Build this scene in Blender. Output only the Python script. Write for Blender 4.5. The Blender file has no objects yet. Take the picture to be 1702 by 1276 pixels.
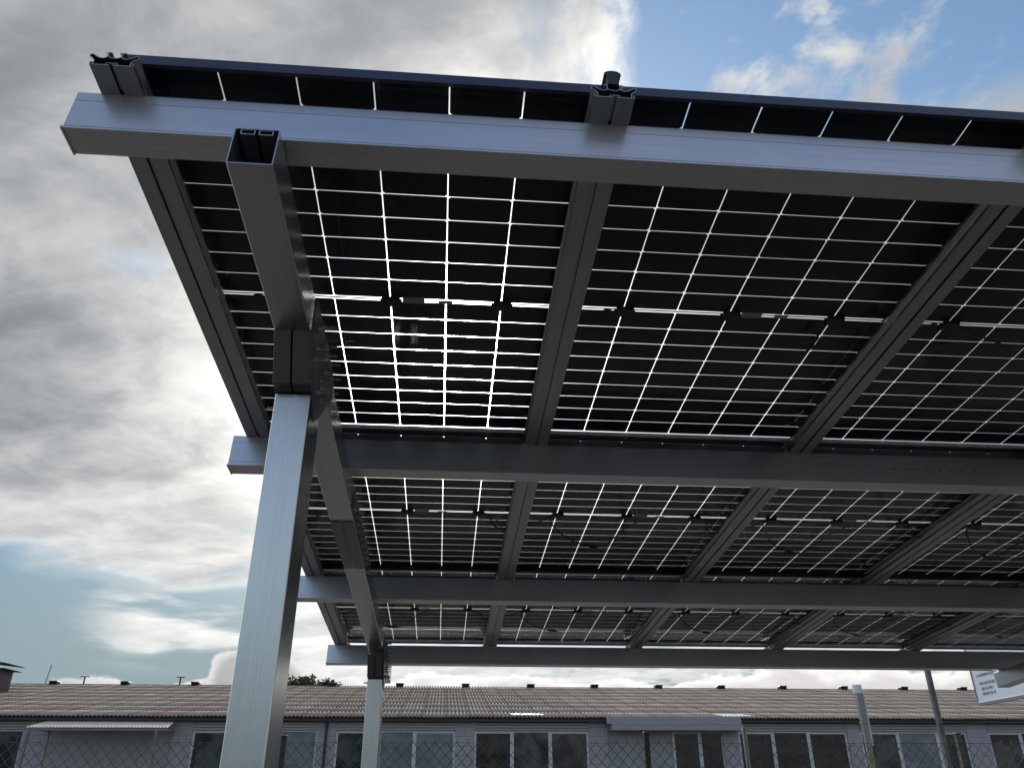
import bpy, math, random
from mathutils import Vector, Matrix

random.seed(7)
C = bpy.data.collections.new("Scene_Objects")
bpy.context.scene.collection.children.link(C)
scene = bpy.context.scene

# ------------------------------------------------------------------ camera
RX = (0.9966083532, -0.0822733643, -0.0016981918)
DN = (0.0355297230, 0.4488155403, -0.8929178291)
FW = (0.0742255287, 0.8898290309, 0.4502164664)
EYE = (0.7727558, -1.3625849, 1.6)
cam_d = bpy.data.cameras.new("camera")
cam = bpy.data.objects.new("camera", cam_d)
scene.collection.objects.link(cam)
cam_d.sensor_fit = 'HORIZONTAL'
cam_d.sensor_width = 36.0
cam_d.lens = 1290.577 / 1702 * 36.0
cam_d.clip_start = 0.05
cam_d.clip_end = 2000
cam.matrix_world = Matrix(((RX[0], -DN[0], -FW[0], EYE[0]),
                           (RX[1], -DN[1], -FW[1], EYE[1]),
                           (RX[2], -DN[2], -FW[2], EYE[2]),
                           (0, 0, 0, 1)))
scene.camera = cam
scene.view_settings.view_transform = 'Standard'
scene.view_settings.look = 'None'
scene.view_settings.gamma = 1.0
scene.view_settings.exposure = 0.0

# ------------------------------------------------------------------ node helpers
def _mk(nt):
    def M(op, a, b=None, c=None, clamp=False):
        n = nt.nodes.new('ShaderNodeMath'); n.operation = op; n.use_clamp = clamp
        for i, v in enumerate((a, b, c)):
            if v is None: continue
            if isinstance(v, (int, float)): n.inputs[i].default_value = v
            else: nt.links.new(v, n.inputs[i])
        return n.outputs[0]
    def SS(v, lo, hi):
        n = nt.nodes.new('ShaderNodeMapRange'); n.interpolation_type = 'SMOOTHSTEP'
        nt.links.new(v, n.inputs['Value'])
        if lo < hi:
            n.inputs['From Min'].default_value = lo; n.inputs['From Max'].default_value = hi
            n.inputs['To Min'].default_value = 0; n.inputs['To Max'].default_value = 1
        else:
            n.inputs['From Min'].default_value = hi; n.inputs['From Max'].default_value = lo
            n.inputs['To Min'].default_value = 1; n.inputs['To Max'].default_value = 0
        return n.outputs[0]
    def XYZ(x, y, z):
        n = nt.nodes.new('ShaderNodeCombineXYZ')
        for i, v in enumerate((x, y, z)):
            if isinstance(v, (int, float)): n.inputs[i].default_value = v
            else: nt.links.new(v, n.inputs[i])
        return n.outputs[0]
    def NOISE(vec, scale, detail=4, rough=.5, dist=0.0, typ=None):
        n = nt.nodes.new('ShaderNodeTexNoise')
        nt.links.new(vec, n.inputs['Vector'])
        n.inputs['Scale'].default_value = scale; n.inputs['Detail'].default_value = detail
        n.inputs['Roughness'].default_value = rough; n.inputs['Distortion'].default_value = dist
        return n.outputs[0]
    def MIX(f, a, b, bt='MIX'):
        n = nt.nodes.new('ShaderNodeMix'); n.data_type = 'RGBA'; n.blend_type = bt
        for s, v in ((n.inputs[0], f), (n.inputs[6], a), (n.inputs[7], b)):
            if isinstance(v, (int, float)): s.default_value = v
            elif isinstance(v, tuple): s.default_value = v if len(v) == 4 else (*v, 1)
            else: nt.links.new(v, s)
        return n.outputs[2]
    return M, SS, XYZ, NOISE, MIX

# ------------------------------------------------------------------ sky and sun
SUN_EL, SUN_AZ = 28.7, -0.7
world = bpy.data.worlds.new("World"); scene.world = world
world.use_nodes = True
nt = world.node_tree; nt.nodes.clear()
M, SS, XYZ, NOISE, MIX = _mk(nt)
out = nt.nodes.new('ShaderNodeOutputWorld')
bg = nt.nodes.new('ShaderNodeBackground'); bg.inputs['Strength'].default_value = 0.1
sky = nt.nodes.new('ShaderNodeTexSky'); sky.sky_type = 'NISHITA'; sky.sun_disc = False
sky.sun_elevation = math.radians(SUN_EL); sky.sun_rotation = math.radians(SUN_AZ)
sky.altitude = 50; sky.air_density = 1.0; sky.dust_density = 0.6; sky.ozone_density = 1.6
tc = nt.nodes.new('ShaderNodeTexCoord')
nrm = nt.nodes.new('ShaderNodeVectorMath'); nrm.operation = 'NORMALIZE'
nt.links.new(tc.outputs['Generated'], nrm.inputs[0])
sep = nt.nodes.new('ShaderNodeSeparateXYZ'); nt.links.new(nrm.outputs[0], sep.inputs[0])
x, y, z = sep.outputs
az = M('MULTIPLY', M('ARCTAN2', x, y), 57.2958)
el = M('MULTIPLY', M('ARCSINE', z), 57.2958)
sd = Vector((math.sin(math.radians(SUN_AZ)) * math.cos(math.radians(SUN_EL)),
             math.cos(math.radians(SUN_AZ)) * math.cos(math.radians(SUN_EL)), math.sin(math.radians(SUN_EL))))
dt = nt.nodes.new('ShaderNodeVectorMath'); dt.operation = 'DOT_PRODUCT'
nt.links.new(nrm.outputs[0], dt.inputs[0]); dt.inputs[1].default_value = sd
theta = M('MULTIPLY', M('ARCCOSINE', M('MINIMUM', dt.outputs['Value'], 0.999999)), 57.2958)
# cloud sheet coordinates: a flat deck seen from below
zc = M('ADD', M('MAXIMUM', z, 0.0), 0.10)
px = M('DIVIDE', x, zc); py = M('DIVIDE', y, zc)
P = XYZ(px, py, 0.3)
Pst = XYZ(M('MULTIPLY', px, 0.8), M('ADD', M('MULTIPLY', py, 1.5), M('MULTIPLY', px, 0.55)), 1.7)
n1 = NOISE(P, 1.5, 7, .5, .15)
n2 = NOISE(Pst, 2.2, 6, .5, .15)
n3 = NOISE(Pst, 1.1, 3, .5, .2)
wisp = NOISE(XYZ(M('MULTIPLY', px, 1.3), M('MULTIPLY', py, 1.0), 5.1), 4.6, 8, .58, .35)
# coverage: overcast deck with a blue opening high on the right, blue band low on the left, blue north
brk = M('MULTIPLY', M('SUBTRACT', wisp, .5), 34.0)
gapTR = M('MULTIPLY', SS(M('SUBTRACT', M('SUBTRACT', az, brk), M('MULTIPLY', M('SUBTRACT', el, 45.0), 0.4)), 15, 22), SS(el, 33, 41))
lowedge = M('ADD', 12.2, M('MULTIPLY', M('SUBTRACT', n3, .5), 7.0))
gapLL = SS(M('SUBTRACT', el, lowedge), 1.2, -1.2)
gapLL = M('MULTIPLY', gapLL, SS(az, -8, -14))
north = SS(y, 0.15, -0.35)
softTR = M('MULTIPLY', M('MULTIPLY', M('SUBTRACT', az, 6.0), 1 / 22.0, None, True), SS(el, 38, 44))
gapTR = SS(M('ADD', softTR, M('MULTIPLY', M('SUBTRACT', .5, wisp), 3.6)), .10, .95)
gapTR = M('MULTIPLY', gapTR, SS(az, 4, 12))
gap = M('MAXIMUM', M('MAXIMUM', gapTR, gapLL), north)
dens = M('ADD', M('MULTIPLY', M('ADD', n1, M('MULTIPLY', n2, .7)), .62), 0.16)
cover = SS(dens, .50, .60)
# inside the openings only wisps
wisp_cov = M('MULTIPLY', SS(wisp, .46, .62), .85)
streak = NOISE(XYZ(M('MULTIPLY', az, 0.07), M('MULTIPLY', el, 0.42), 2.0), 1.0, 5, .5, .3)
streak_cov = M('MULTIPLY', M('MULTIPLY', SS(streak, .46, .60), SS(az, -25.5, -19.5)), M('MULTIPLY', SS(el, 5.5, 7.5), SS(el, 13, 11)))
open_cov = M('MAXIMUM', M('MULTIPLY', wisp_cov, M('SUBTRACT', 1.0, gapLL)), streak_cov)
nlow = M('MULTIPLY', SS(z, 0.02, 0.1), 1.0)
cov = M('ADD', M('MULTIPLY', cover, M('SUBTRACT', 1.0, gap)), M('MULTIPLY', open_cov, gap), clamp=True)
# small blue hole in the deck
hx = M('DIVIDE', M('ADD', az, 25.4), 2.2); hy = M('DIVIDE', M('SUBTRACT', el, 31.8), .8)
hole = M('POWER', 2.718, M('MULTIPLY', M('ADD', M('MULTIPLY', hx, hx), M('MULTIPLY', hy, hy)), -1.0))
cov = M('MULTIPLY', cov, M('SUBTRACT', 1.0, M('MULTIPLY', hole, .35)))
# cloud brightness, in final scene radiance
n4 = NOISE(XYZ(M('ADD', px, M('MULTIPLY', n1, .5)), py, 8.0), 5.0, 7, .6, .3)
shade = M('ADD', M('MULTIPLY', n2, .42), M('ADD', M('MULTIPLY', n1, .25), M('MULTIPLY', n4, .33)))
shade = SS(shade, .38, .64)
left_dark = M('MULTIPLY', SS(az, -20, -34), .22)
b0 = M('SUBTRACT', M('ADD', 0.275, M('MULTIPLY', shade, .31)), M('MULTIPLY', left_dark, .1))
q1 = M('DIVIDE', M('ADD', az, 31.5), 5.5); q2 = M('DIVIDE', M('SUBTRACT', el, 22.0), 5.0)
blob = M('POWER', 2.718, M('MULTIPLY', M('ADD', M('MULTIPLY', q1, q1), M('MULTIPLY', q2, q2)), -1.0))
b0 = M('MULTIPLY', b0, M('SUBTRACT', 1.0, M('MULTIPLY', blob, .3)))
b0 = M('ADD', b0, M('MULTIPLY', M('MULTIPLY', SS(az, -14, 6), SS(el, 36, 44)), M('ADD', .06, M('MULTIPLY', shade, .28))))
aur = M('MULTIPLY', M('POWER', 2.718, M('DIVIDE', theta, -8.0)), 6.5)
bx2 = M('DIVIDE', M('SUBTRACT', az, 6.0), 23.0); by2 = M('DIVIDE', M('SUBTRACT', el, 23.0), 9.5)
veil = M('MULTIPLY', M('POWER', 2.718, M('MULTIPLY', M('ADD', M('MULTIPLY', bx2, bx2), M('POWER', by2, 2.0)), -1.0)), 1.15)
veil = M('MULTIPLY', veil, SS(az, -22, -8))
lum = M('ADD', M('MULTIPLY', b0, M('ADD', 1.0, aur)), veil)
core = M('MULTIPLY', M('POWER', 2.718, M('DIVIDE', theta, -1.6)), 420.0)
lum = M('ADD', lum, core)
lowbright = M('MULTIPLY', M('MULTIPLY', SS(el, 14, 5), SS(az, -18, -9)), .28)
lum = M('ADD', lum, lowbright)
lum = M('ADD', lum, M('ADD', M('MULTIPLY', gapLL, .38), M('MULTIPLY', SS(el, 23, 14), .16)))
west = M('MULTIPLY', SS(az, -42, -58), SS(y, -.1, .1))
lum = M('ADD', lum, west)
cov = M('MAXIMUM', cov, west)
solid = M('MULTIPLY', M('MULTIPLY', SS(el, 41, 37), SS(az, -14, -8)), SS(el, 8, 11))
cov = M('MAXIMUM', cov, M('MULTIPLY', solid, .96))
lum10 = M('MULTIPLY', lum, 10.0)
tint = MIX(SS(lum, .3, .9), (.93, .97, 1.02), (1.0, .99, .96))
cc = nt.nodes.new('ShaderNodeVectorMath'); cc.operation = 'SCALE'
nt.links.new(tint, cc.inputs[0]); nt.links.new(lum10, cc.inputs['Scale'])
# clear-sky part
bluegain = nt.nodes.new('ShaderNodeVectorMath'); bluegain.operation = 'MULTIPLY'
lg = M('ADD', .50, M('MULTIPLY', SS(el, 6, 36), 1.15))
gn = MIX(SS(el, 8, 48), (2.45, 2.12, 1.75), (2.5, 2.7, 3.1))
gs = XYZ(M('MULTIPLY', lg, .88), lg, M('MULTIPLY', lg, .98))
nt.links.new(sky.outputs[0], bluegain.inputs[0]); nt.links.new(MIX(north, gs, gn), bluegain.inputs[1])
# haze near the horizon
col = MIX(cov, bluegain.outputs[0], cc.outputs[0])
col = MIX(M('MULTIPLY', SS(el, 13, 4), M('SUBTRACT', 1.0, M('MULTIPLY', cov, .6))), col, (3.1, 3.95, 4.4))
# cumulus along the horizon
cu = NOISE(XYZ(M('MULTIPLY', az, .30), M('MULTIPLY', el, .55), 3.0), 1.0, 6, .55, .2)
cu_big = NOISE(XYZ(M('MULTIPLY', az, .11), 0.0, 9.0), 1.0, 2, .5, 0)
bq = M('DIVIDE', M('ADD', az, 13.0), 2.6)
bump_ = M('POWER', 2.718, M('MULTIPLY', M('MULTIPLY', bq, bq), -1.0))
cu_top = M('ADD', M('MULTIPLY', M('SUBTRACT', cu, .5), 5.0), M('ADD', M('ADD', M('SUBTRACT', 4.2, M('MULTIPLY', SS(az, -10.5, -19), 1.2)), M('MULTIPLY', bump_, 2.6)), M('MULTIPLY', cu_big, 4.2)))
cu_cov = M('MULTIPLY', SS(M('SUBTRACT', cu_top, el), -.1, .35), SS(az, -27.5, -21))
edge = SS(M('SUBTRACT', cu_top, el), 1.6, .2)
cu_l = M('ADD', M('MULTIPLY', edge, 3.6), M('ADD', M('ADD', 3.6, M('MULTIPLY', SS(az, -12, -2), 2.4)), M('MULTIPLY', cu, 2.6)))
ccu = nt.nodes.new('ShaderNodeVectorMath'); ccu.operation = 'SCALE'
ccu.inputs[0].default_value = (1.0, .985, .97); nt.links.new(cu_l, ccu.inputs['Scale'])
col = MIX(M('MULTIPLY', cu_cov, .9), col, ccu.outputs[0])
nt.links.new(col, bg.inputs['Color']); nt.links.new(bg.outputs[0], out.inputs['Surface'])
try:
    world.cycles.sampling_method = 'MANUAL'; world.cycles.sample_map_resolution = 2048
except Exception: pass

sun_d = bpy.data.lights.new("sun", 'SUN'); sun_d.energy = 2.0; sun_d.angle = math.radians(0.6)
sun_d.color = (1.0, .95, .87)
sun = bpy.data.objects.new("sun", sun_d); scene.collection.objects.link(sun)
sun.rotation_euler = (-sd).to_track_quat('-Z', 'Y').to_euler()
sun.location = (0, 20, 20)

# ------------------------------------------------------------------ materials
def mat(name):
    m = bpy.data.materials.new(name); m.use_nodes = True
    n = m.node_tree; b = n.nodes['Principled BSDF']
    return m, n, b
def setp(b, **k):
    for kk, v in k.items():
        kk = {'base': 'Base Color', 'rough': 'Roughness', 'metal': 'Metallic', 'ior': 'IOR', 'spec': 'Specular IOR Level'}[kk]
        b.inputs[kk].default_value = (*v, 1) if isinstance(v, tuple) else v

def metal(name, base, rough, axis='x', metalness=1.0, streak=.2, bump=.03):
    m, n, b = mat(name); M, SS, XYZ, NOISE, MIX = _mk(n)
    t = n.nodes.new('ShaderNodeTexCoord'); mp = n.nodes.new('ShaderNodeMapping')
    n.links.new(t.outputs['Object'], mp.inputs[0])
    s = {'x': (.6, 60, 60), 'y': (60, .6, 60), 'z': (60, 60, .6)}[axis]
    mp.inputs['Scale'].default_value = s
    f = NOISE(mp.outputs[0], 2.0, 4, .6)
    g = NOISE(t.outputs['Object'], 3.0, 4, .6)
    h = NOISE(t.outputs['Object'], 40.0, 3, .6)
    v = M('ADD', M('MULTIPLY', f, .5), M('ADD', M('MULTIPLY', g, .35), M('MULTIPLY', h, .15)))
    lo = tuple(c * (1 - streak * .5) for c in base); hi = tuple(min(1, c * (1 + streak * .4)) for c in base)
    n.links.new(MIX(SS(v, .32, .68), lo, hi), b.inputs['Base Color'])
    n.links.new(M('ADD', rough - .04, M('MULTIPLY', g, .10)), b.inputs['Roughness'])
    setp(b, metal=metalness)
    bp = n.nodes.new('ShaderNodeBump'); bp.inputs['Strength'].default_value = bump; bp.inputs['Distance'].default_value = .002
    n.links.new(f, bp.inputs['Height']); n.links.new(bp.outputs[0], b.inputs['Normal'])
    return m

ALU_X = metal('anodised_aluminium_beam', (.56, .565, .585), .32, 'x', metalness=.78)
ALU_Y = metal('anodised_aluminium_rafter', (.46, .46, .465), .24, 'y', metalness=.9)
ALU_Z = metal('anodised_aluminium_column', (.50, .505, .51), .26, 'z')
ALU_R = metal('aluminium_rail', (.36, .365, .37), .36, 'y')
ALU_D = metal('dark_aluminium_connector', (.17, .175, .18), .42, 'z')
STEEL = metal('zinc_steel', (.35, .35, .36), .4, 'z', bump=.05)
FRAME = metal('module_frame', (.075, .08, .10), .35, 'x', bump=.05)
GALV = metal('galvanised_pipe', (.24, .245, .25), .4, 'z', metalness=.85)

def plain(name, base, rough=.6, var=.25, scale=6.0, bump=0.0, bscale=30.0, base2=None, metalness=0.0, spec=.5):
    m, n, b = mat(name); M, SS, XYZ, NOISE, MIX = _mk(n)
    t = n.nodes.new('ShaderNodeTexCoord')
    f = NOISE(t.outputs['Object'], scale, 6, .62)
    lo = base2 or tuple(c * (1 - var) for c in base); hi = tuple(min(1, c * (1 + var)) for c in base)
    n.links.new(MIX(SS(f, .3, .7), lo, hi), b.inputs['Base Color'])
    setp(b, rough=rough, metal=metalness, spec=spec)
    if bump:
        g = NOISE(t.outputs['Object'], bscale, 4, .6)
        bp = n.nodes.new('ShaderNodeBump'); bp.inputs['Strength'].default_value = bump; bp.inputs['Distance'].default_value = .01
        n.links.new(g, bp.inputs['Height']); n.links.new(bp.outputs[0], b.inputs['Normal'])
    return m

LITLIP = plain('lit_lip_grey', (.55, .55, .53), .6, .2, 25)  # pale grey carries the sky light on the frame's inner wall
JOINT = plain('weathered_joint_strip', (.16, .15, .135), .5, .3, 12, metalness=.3)
BLACK = plain('black_plastic', (.012, .012, .013), .55)
RUBBER = plain('black_rubber', (.018, .02, .02), .6)
WHITE = plain('white_paint', (.72, .73, .74), .45, .06)
PVCGREY = plain('painted_frame_grey', (.58, .58, .58), .45, .1)
SHUTTER = plain('shutter_grey_blue', (.37, .355, .355), .5, .08)
BLIND = plain('pale_blind', (.30, .31, .31), .6, .12, 2.0)
GUTTER = plain('dark_gutter', (.022, .024, .028), .45, .2)
CHIM = plain('dark_chimney', (.032, .036, .042), .6, .3)
FENCEW = plain('galvanised_wire', (.10, .102, .105), .5, .2, metalness=.5)
FPOST = plain('weathered_fence_post', (.125, .125, .115), .7, .3, 8)
BARK = plain('bark', (.07, .05, .035), .9, .3)
LEAF = plain('foliage', (.035, .06, .02), .6, .5, 1.5)
DARKVENT = plain('dark_ridge_vent', (.05, .052, .055), .6, .2)
GREENPIPE = plain('mossy_pipe', (.22, .23, .10), .7, .35, 14, base2=(.16, .16, .13))
AWNINGBOX = plain('pale_awning_box', (.33, .325, .345), .5, .06)
AWNBROWN = plain('awning_post_brown', (.22, .21, .20), .7, .2)

# solar cells
m, n, b = mat('solar_cells'); CELL = m; M, SS, XYZ, NOISE, MIX = _mk(n)
t = n.nodes.new('ShaderNodeTexCoord'); sp = n.nodes.new('ShaderNodeSeparateXYZ'); n.links.new(t.outputs['Object'], sp.inputs[0])
cid = XYZ(M('FLOOR', M('DIVIDE', sp.outputs[0], .184)), M('FLOOR', M('DIVIDE', sp.outputs[1], .0928)), 0)
wn = n.nodes.new('ShaderNodeTexWhiteNoise'); n.links.new(cid, wn.inputs['Vector'])
f = M('FRACT', M('DIVIDE', sp.outputs[0], .0115))
bus = M('MULTIPLY', M('LESS_THAN', f, .09), .5)
c1 = MIX(wn.outputs[0], (.003, .006, .016), (.006, .011, .024))
cn = NOISE(t.outputs['Object'], 2.2, 2, .5)
c1 = MIX(SS(cn, .50, .68), c1, (.007, .014, .012))
n.links.new(MIX(bus, c1, (.02, .021, .024)), b.inputs['Base Color'])
setp(b, rough=.45, spec=.25)

# module glass: thin clear sheet, reflection by Fresnel, a little grime scattering the sun
m, n, b = mat('module_glass'); GLASS = m; n.nodes.remove(b); M, SS, XYZ, NOISE, MIX = _mk(n)
o = n.nodes['Material Output']
tr = n.nodes.new('ShaderNodeBsdfTransparent'); tr.inputs[0].default_value = (.97, .985, .975, 1)
gl = n.nodes.new('ShaderNodeBsdfGlossy'); gl.inputs['Roughness'].default_value = .03
fr = n.nodes.new('ShaderNodeFresnel'); gm = n.nodes.new('ShaderNodeNewGeometry')
n.links.new(M('ADD', M('MULTIPLY', gm.outputs['Backfacing'], 1 / 1.24 - 1.24), 1.24), fr.inputs[0])
mx = n.nodes.new('ShaderNodeMixShader'); n.links.new(fr.outputs[0], mx.inputs[0])
n.links.new(tr.outputs[0], mx.inputs[1]); n.links.new(gl.outputs[0], mx.inputs[2])
n.links.new(mx.outputs[0], o.inputs['Surface'])

# stickers on the module
STICKER = plain('worn_label_film', (.26, .28, .27), .5, .35, 60)

# window glass (dark room behind, sky and yard reflected)
def pane_mat(name, base, base2, scale):
    m, n, b = mat(name); M, SS, XYZ, NOISE, MIX = _mk(n)
    t = n.nodes.new('ShaderNodeTexCoord')
    f = NOISE(t.outputs['Object'], scale, 5, .6, .6)
    n.links.new(MIX(SS(f, .42, .6), base, base2), b.inputs['Base Color'])
    setp(b, rough=.06, spec=.28); b.inputs['IOR'].default_value = 1.5
    return m
PANE = pane_mat('window_glass_dark', (.003, .004, .005), (.022, .026, .024), 1.3)
PANE2 = pane_mat('window_glass_green', (.005, .010, .010), (.07, .08, .075), 1.1)
PANE3 = pane_mat('window_glass_blind', (.15, .165, .175), (.21, .23, .24), 1.2)

# painted block wall
m, n, b = mat('painted_block_wall'); WALL = m; M, SS, XYZ, NOISE, MIX = _mk(n)
t = n.nodes.new('ShaderNodeTexCoord')
br = n.nodes.new('ShaderNodeTexBrick')
mp = n.nodes.new('ShaderNodeMapping'); mp.inputs['Rotation'].default_value = (math.radians(90), 0, 0)
n.links.new(t.outputs['Object'], mp.inputs[0]); n.links.new(mp.outputs[0], br.inputs[0])
br.inputs['Scale'].default_value = 1.0; br.inputs['Brick Width'].default_value = 1.1; br.inputs['Row Height'].default_value = .33
br.inputs['Mortar Size'].default_value = .008; br.inputs['Bias'].default_value = -.3
br.inputs['Color1'].default_value = (.39, .375, .405, 1); br.inputs['Color2'].default_value = (.36, .345, .375, 1); br.inputs['Mortar'].default_value = (.20, .19, .195, 1)
f = NOISE(t.outputs['Object'], 1.2, 7, .65)
n.links.new(MIX(SS(f, .35, .75), br.outputs[0], (.30, .305, .36), 'MIX'), b.inputs['Base Color'])
n.links.new(MIX(M('MULTIPLY', SS(f, .3, .8), .45), br.outputs[0], (.30, .28, .28)), b.inputs['Base Color'])
setp(b, rough=.85)
bp = n.nodes.new('ShaderNodeBump'); bp.inputs['Strength'].default_value = .4; bp.inputs['Distance'].default_value = .02
n.links.new(br.outputs['Fac'], bp.inputs['Height']); bp.invert = True; n.links.new(bp.outputs[0], b.inputs['Normal'])

# corrugated fibre-cement roof
SHEET, COURSE = .917, 1.83
m, n, b = mat('corrugated_fibre_cement'); ROOF = m; M, SS, XYZ, NOISE, MIX = _mk(n)
t = n.nodes.new('ShaderNodeTexCoord'); sp = n.nodes.new('ShaderNodeSeparateXYZ'); n.links.new(t.outputs['Object'], sp.inputs[0])
cid = XYZ(M('FLOOR', M('DIVIDE', sp.outputs[0], SHEET)), M('FLOOR', M('DIVIDE', sp.outputs[1], COURSE * .985)), 0)
wn = n.nodes.new('ShaderNodeTexWhiteNoise'); n.links.new(cid, wn.inputs['Vector'])
big = NOISE(XYZ(M('MULTIPLY', sp.outputs[0], .25), M('MULTIPLY', sp.outputs[1], .12), 0), 1.0, 5, .6)
fine = NOISE(t.outputs['Object'], 7.0, 6, .7)
c1 = MIX(wn.outputs[0], (.44, .38, .335), (.56, .49, .44))
c2 = MIX(M('MULTIPLY', SS(big, .5, .66), .55), c1, (.40, .30, .27))
c3 = MIX(M('MULTIPLY', SS(fine, .45, .72), .65), c2, (.27, .24, .215))
lich = NOISE(t.outputs['Object'], 2.3, 8, .7)
c4 = MIX(M('MULTIPLY', SS(lich, .6, .7), .5), c3, (.42, .41, .35))
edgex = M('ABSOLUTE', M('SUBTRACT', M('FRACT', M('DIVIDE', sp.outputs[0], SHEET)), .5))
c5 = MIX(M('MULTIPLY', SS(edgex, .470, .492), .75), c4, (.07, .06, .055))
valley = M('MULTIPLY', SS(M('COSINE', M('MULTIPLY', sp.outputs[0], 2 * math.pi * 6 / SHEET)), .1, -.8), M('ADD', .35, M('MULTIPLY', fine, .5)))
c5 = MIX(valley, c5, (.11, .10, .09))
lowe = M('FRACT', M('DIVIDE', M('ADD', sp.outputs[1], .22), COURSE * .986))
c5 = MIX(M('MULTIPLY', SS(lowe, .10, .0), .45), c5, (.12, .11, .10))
c6 = MIX(1.0, c5, (1.04, .96, .86), 'MULTIPLY')
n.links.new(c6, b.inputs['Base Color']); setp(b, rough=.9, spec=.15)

# translucent corrugated awning
m, n, b = mat('translucent_awning_sheet'); AWN = m; n.nodes.remove(b); M, SS, XYZ, NOISE, MIX = _mk(n)
o = n.nodes['Material Output']; t = n.nodes.new('ShaderNodeTexCoord')
f = NOISE(t.outputs['Object'], 1.5, 6, .6)
c = MIX(f, (.60, .50, .46), (.78, .69, .63))
d1 = n.nodes.new('ShaderNodeBsdfDiffuse'); t1 = n.nodes.new('ShaderNodeBsdfTranslucent')
n.links.new(c, d1.inputs[0]); n.links.new(c, t1.inputs[0])
mx = n.nodes.new('ShaderNodeMixShader'); mx.inputs[0].default_value = .15
n.links.new(d1.outputs[0], mx.inputs[1]); n.links.new(t1.outputs[0], mx.inputs[2]); n.links.new(mx.outputs[0], o.inputs['Surface'])

# ground: worn asphalt yard
m, n, b = mat('asphalt_yard'); ASPH = m; M, SS, XYZ, NOISE, MIX = _mk(n)
t = n.nodes.new('ShaderNodeTexCoord')
f = NOISE(t.outputs['Object'], .6, 8, .65); g = NOISE(t.outputs['Object'], 90, 3, .6)
c = MIX(SS(f, .35, .7), (.050, .047, .042), (.082, .077, .070)); c = MIX(M('MULTIPLY', g, .5), c, (.06, .06, .06))
n.links.new(c, b.inputs['Base Color']); setp(b, rough=.9)
bp = n.nodes.new('ShaderNodeBump'); bp.inputs['Strength'].default_value = .5; bp.inputs['Distance'].default_value = .01
n.links.new(g, bp.inputs['Height']); n.links.new(bp.outputs[0], b.inputs['Normal'])

SIGNBLUE = plain('sign_face_pale_blue', (.50, .58, .68), .4, .05, 2)
SIGNBORDER = plain('sign_border_dark', (.10, .13, .18), .5, .1)
INK = plain('sign_ink', (.05, .09, .12), .6, .1)
INKRED = plain('sign_ink_red', (.35, .12, .12), .6, .1)

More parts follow.
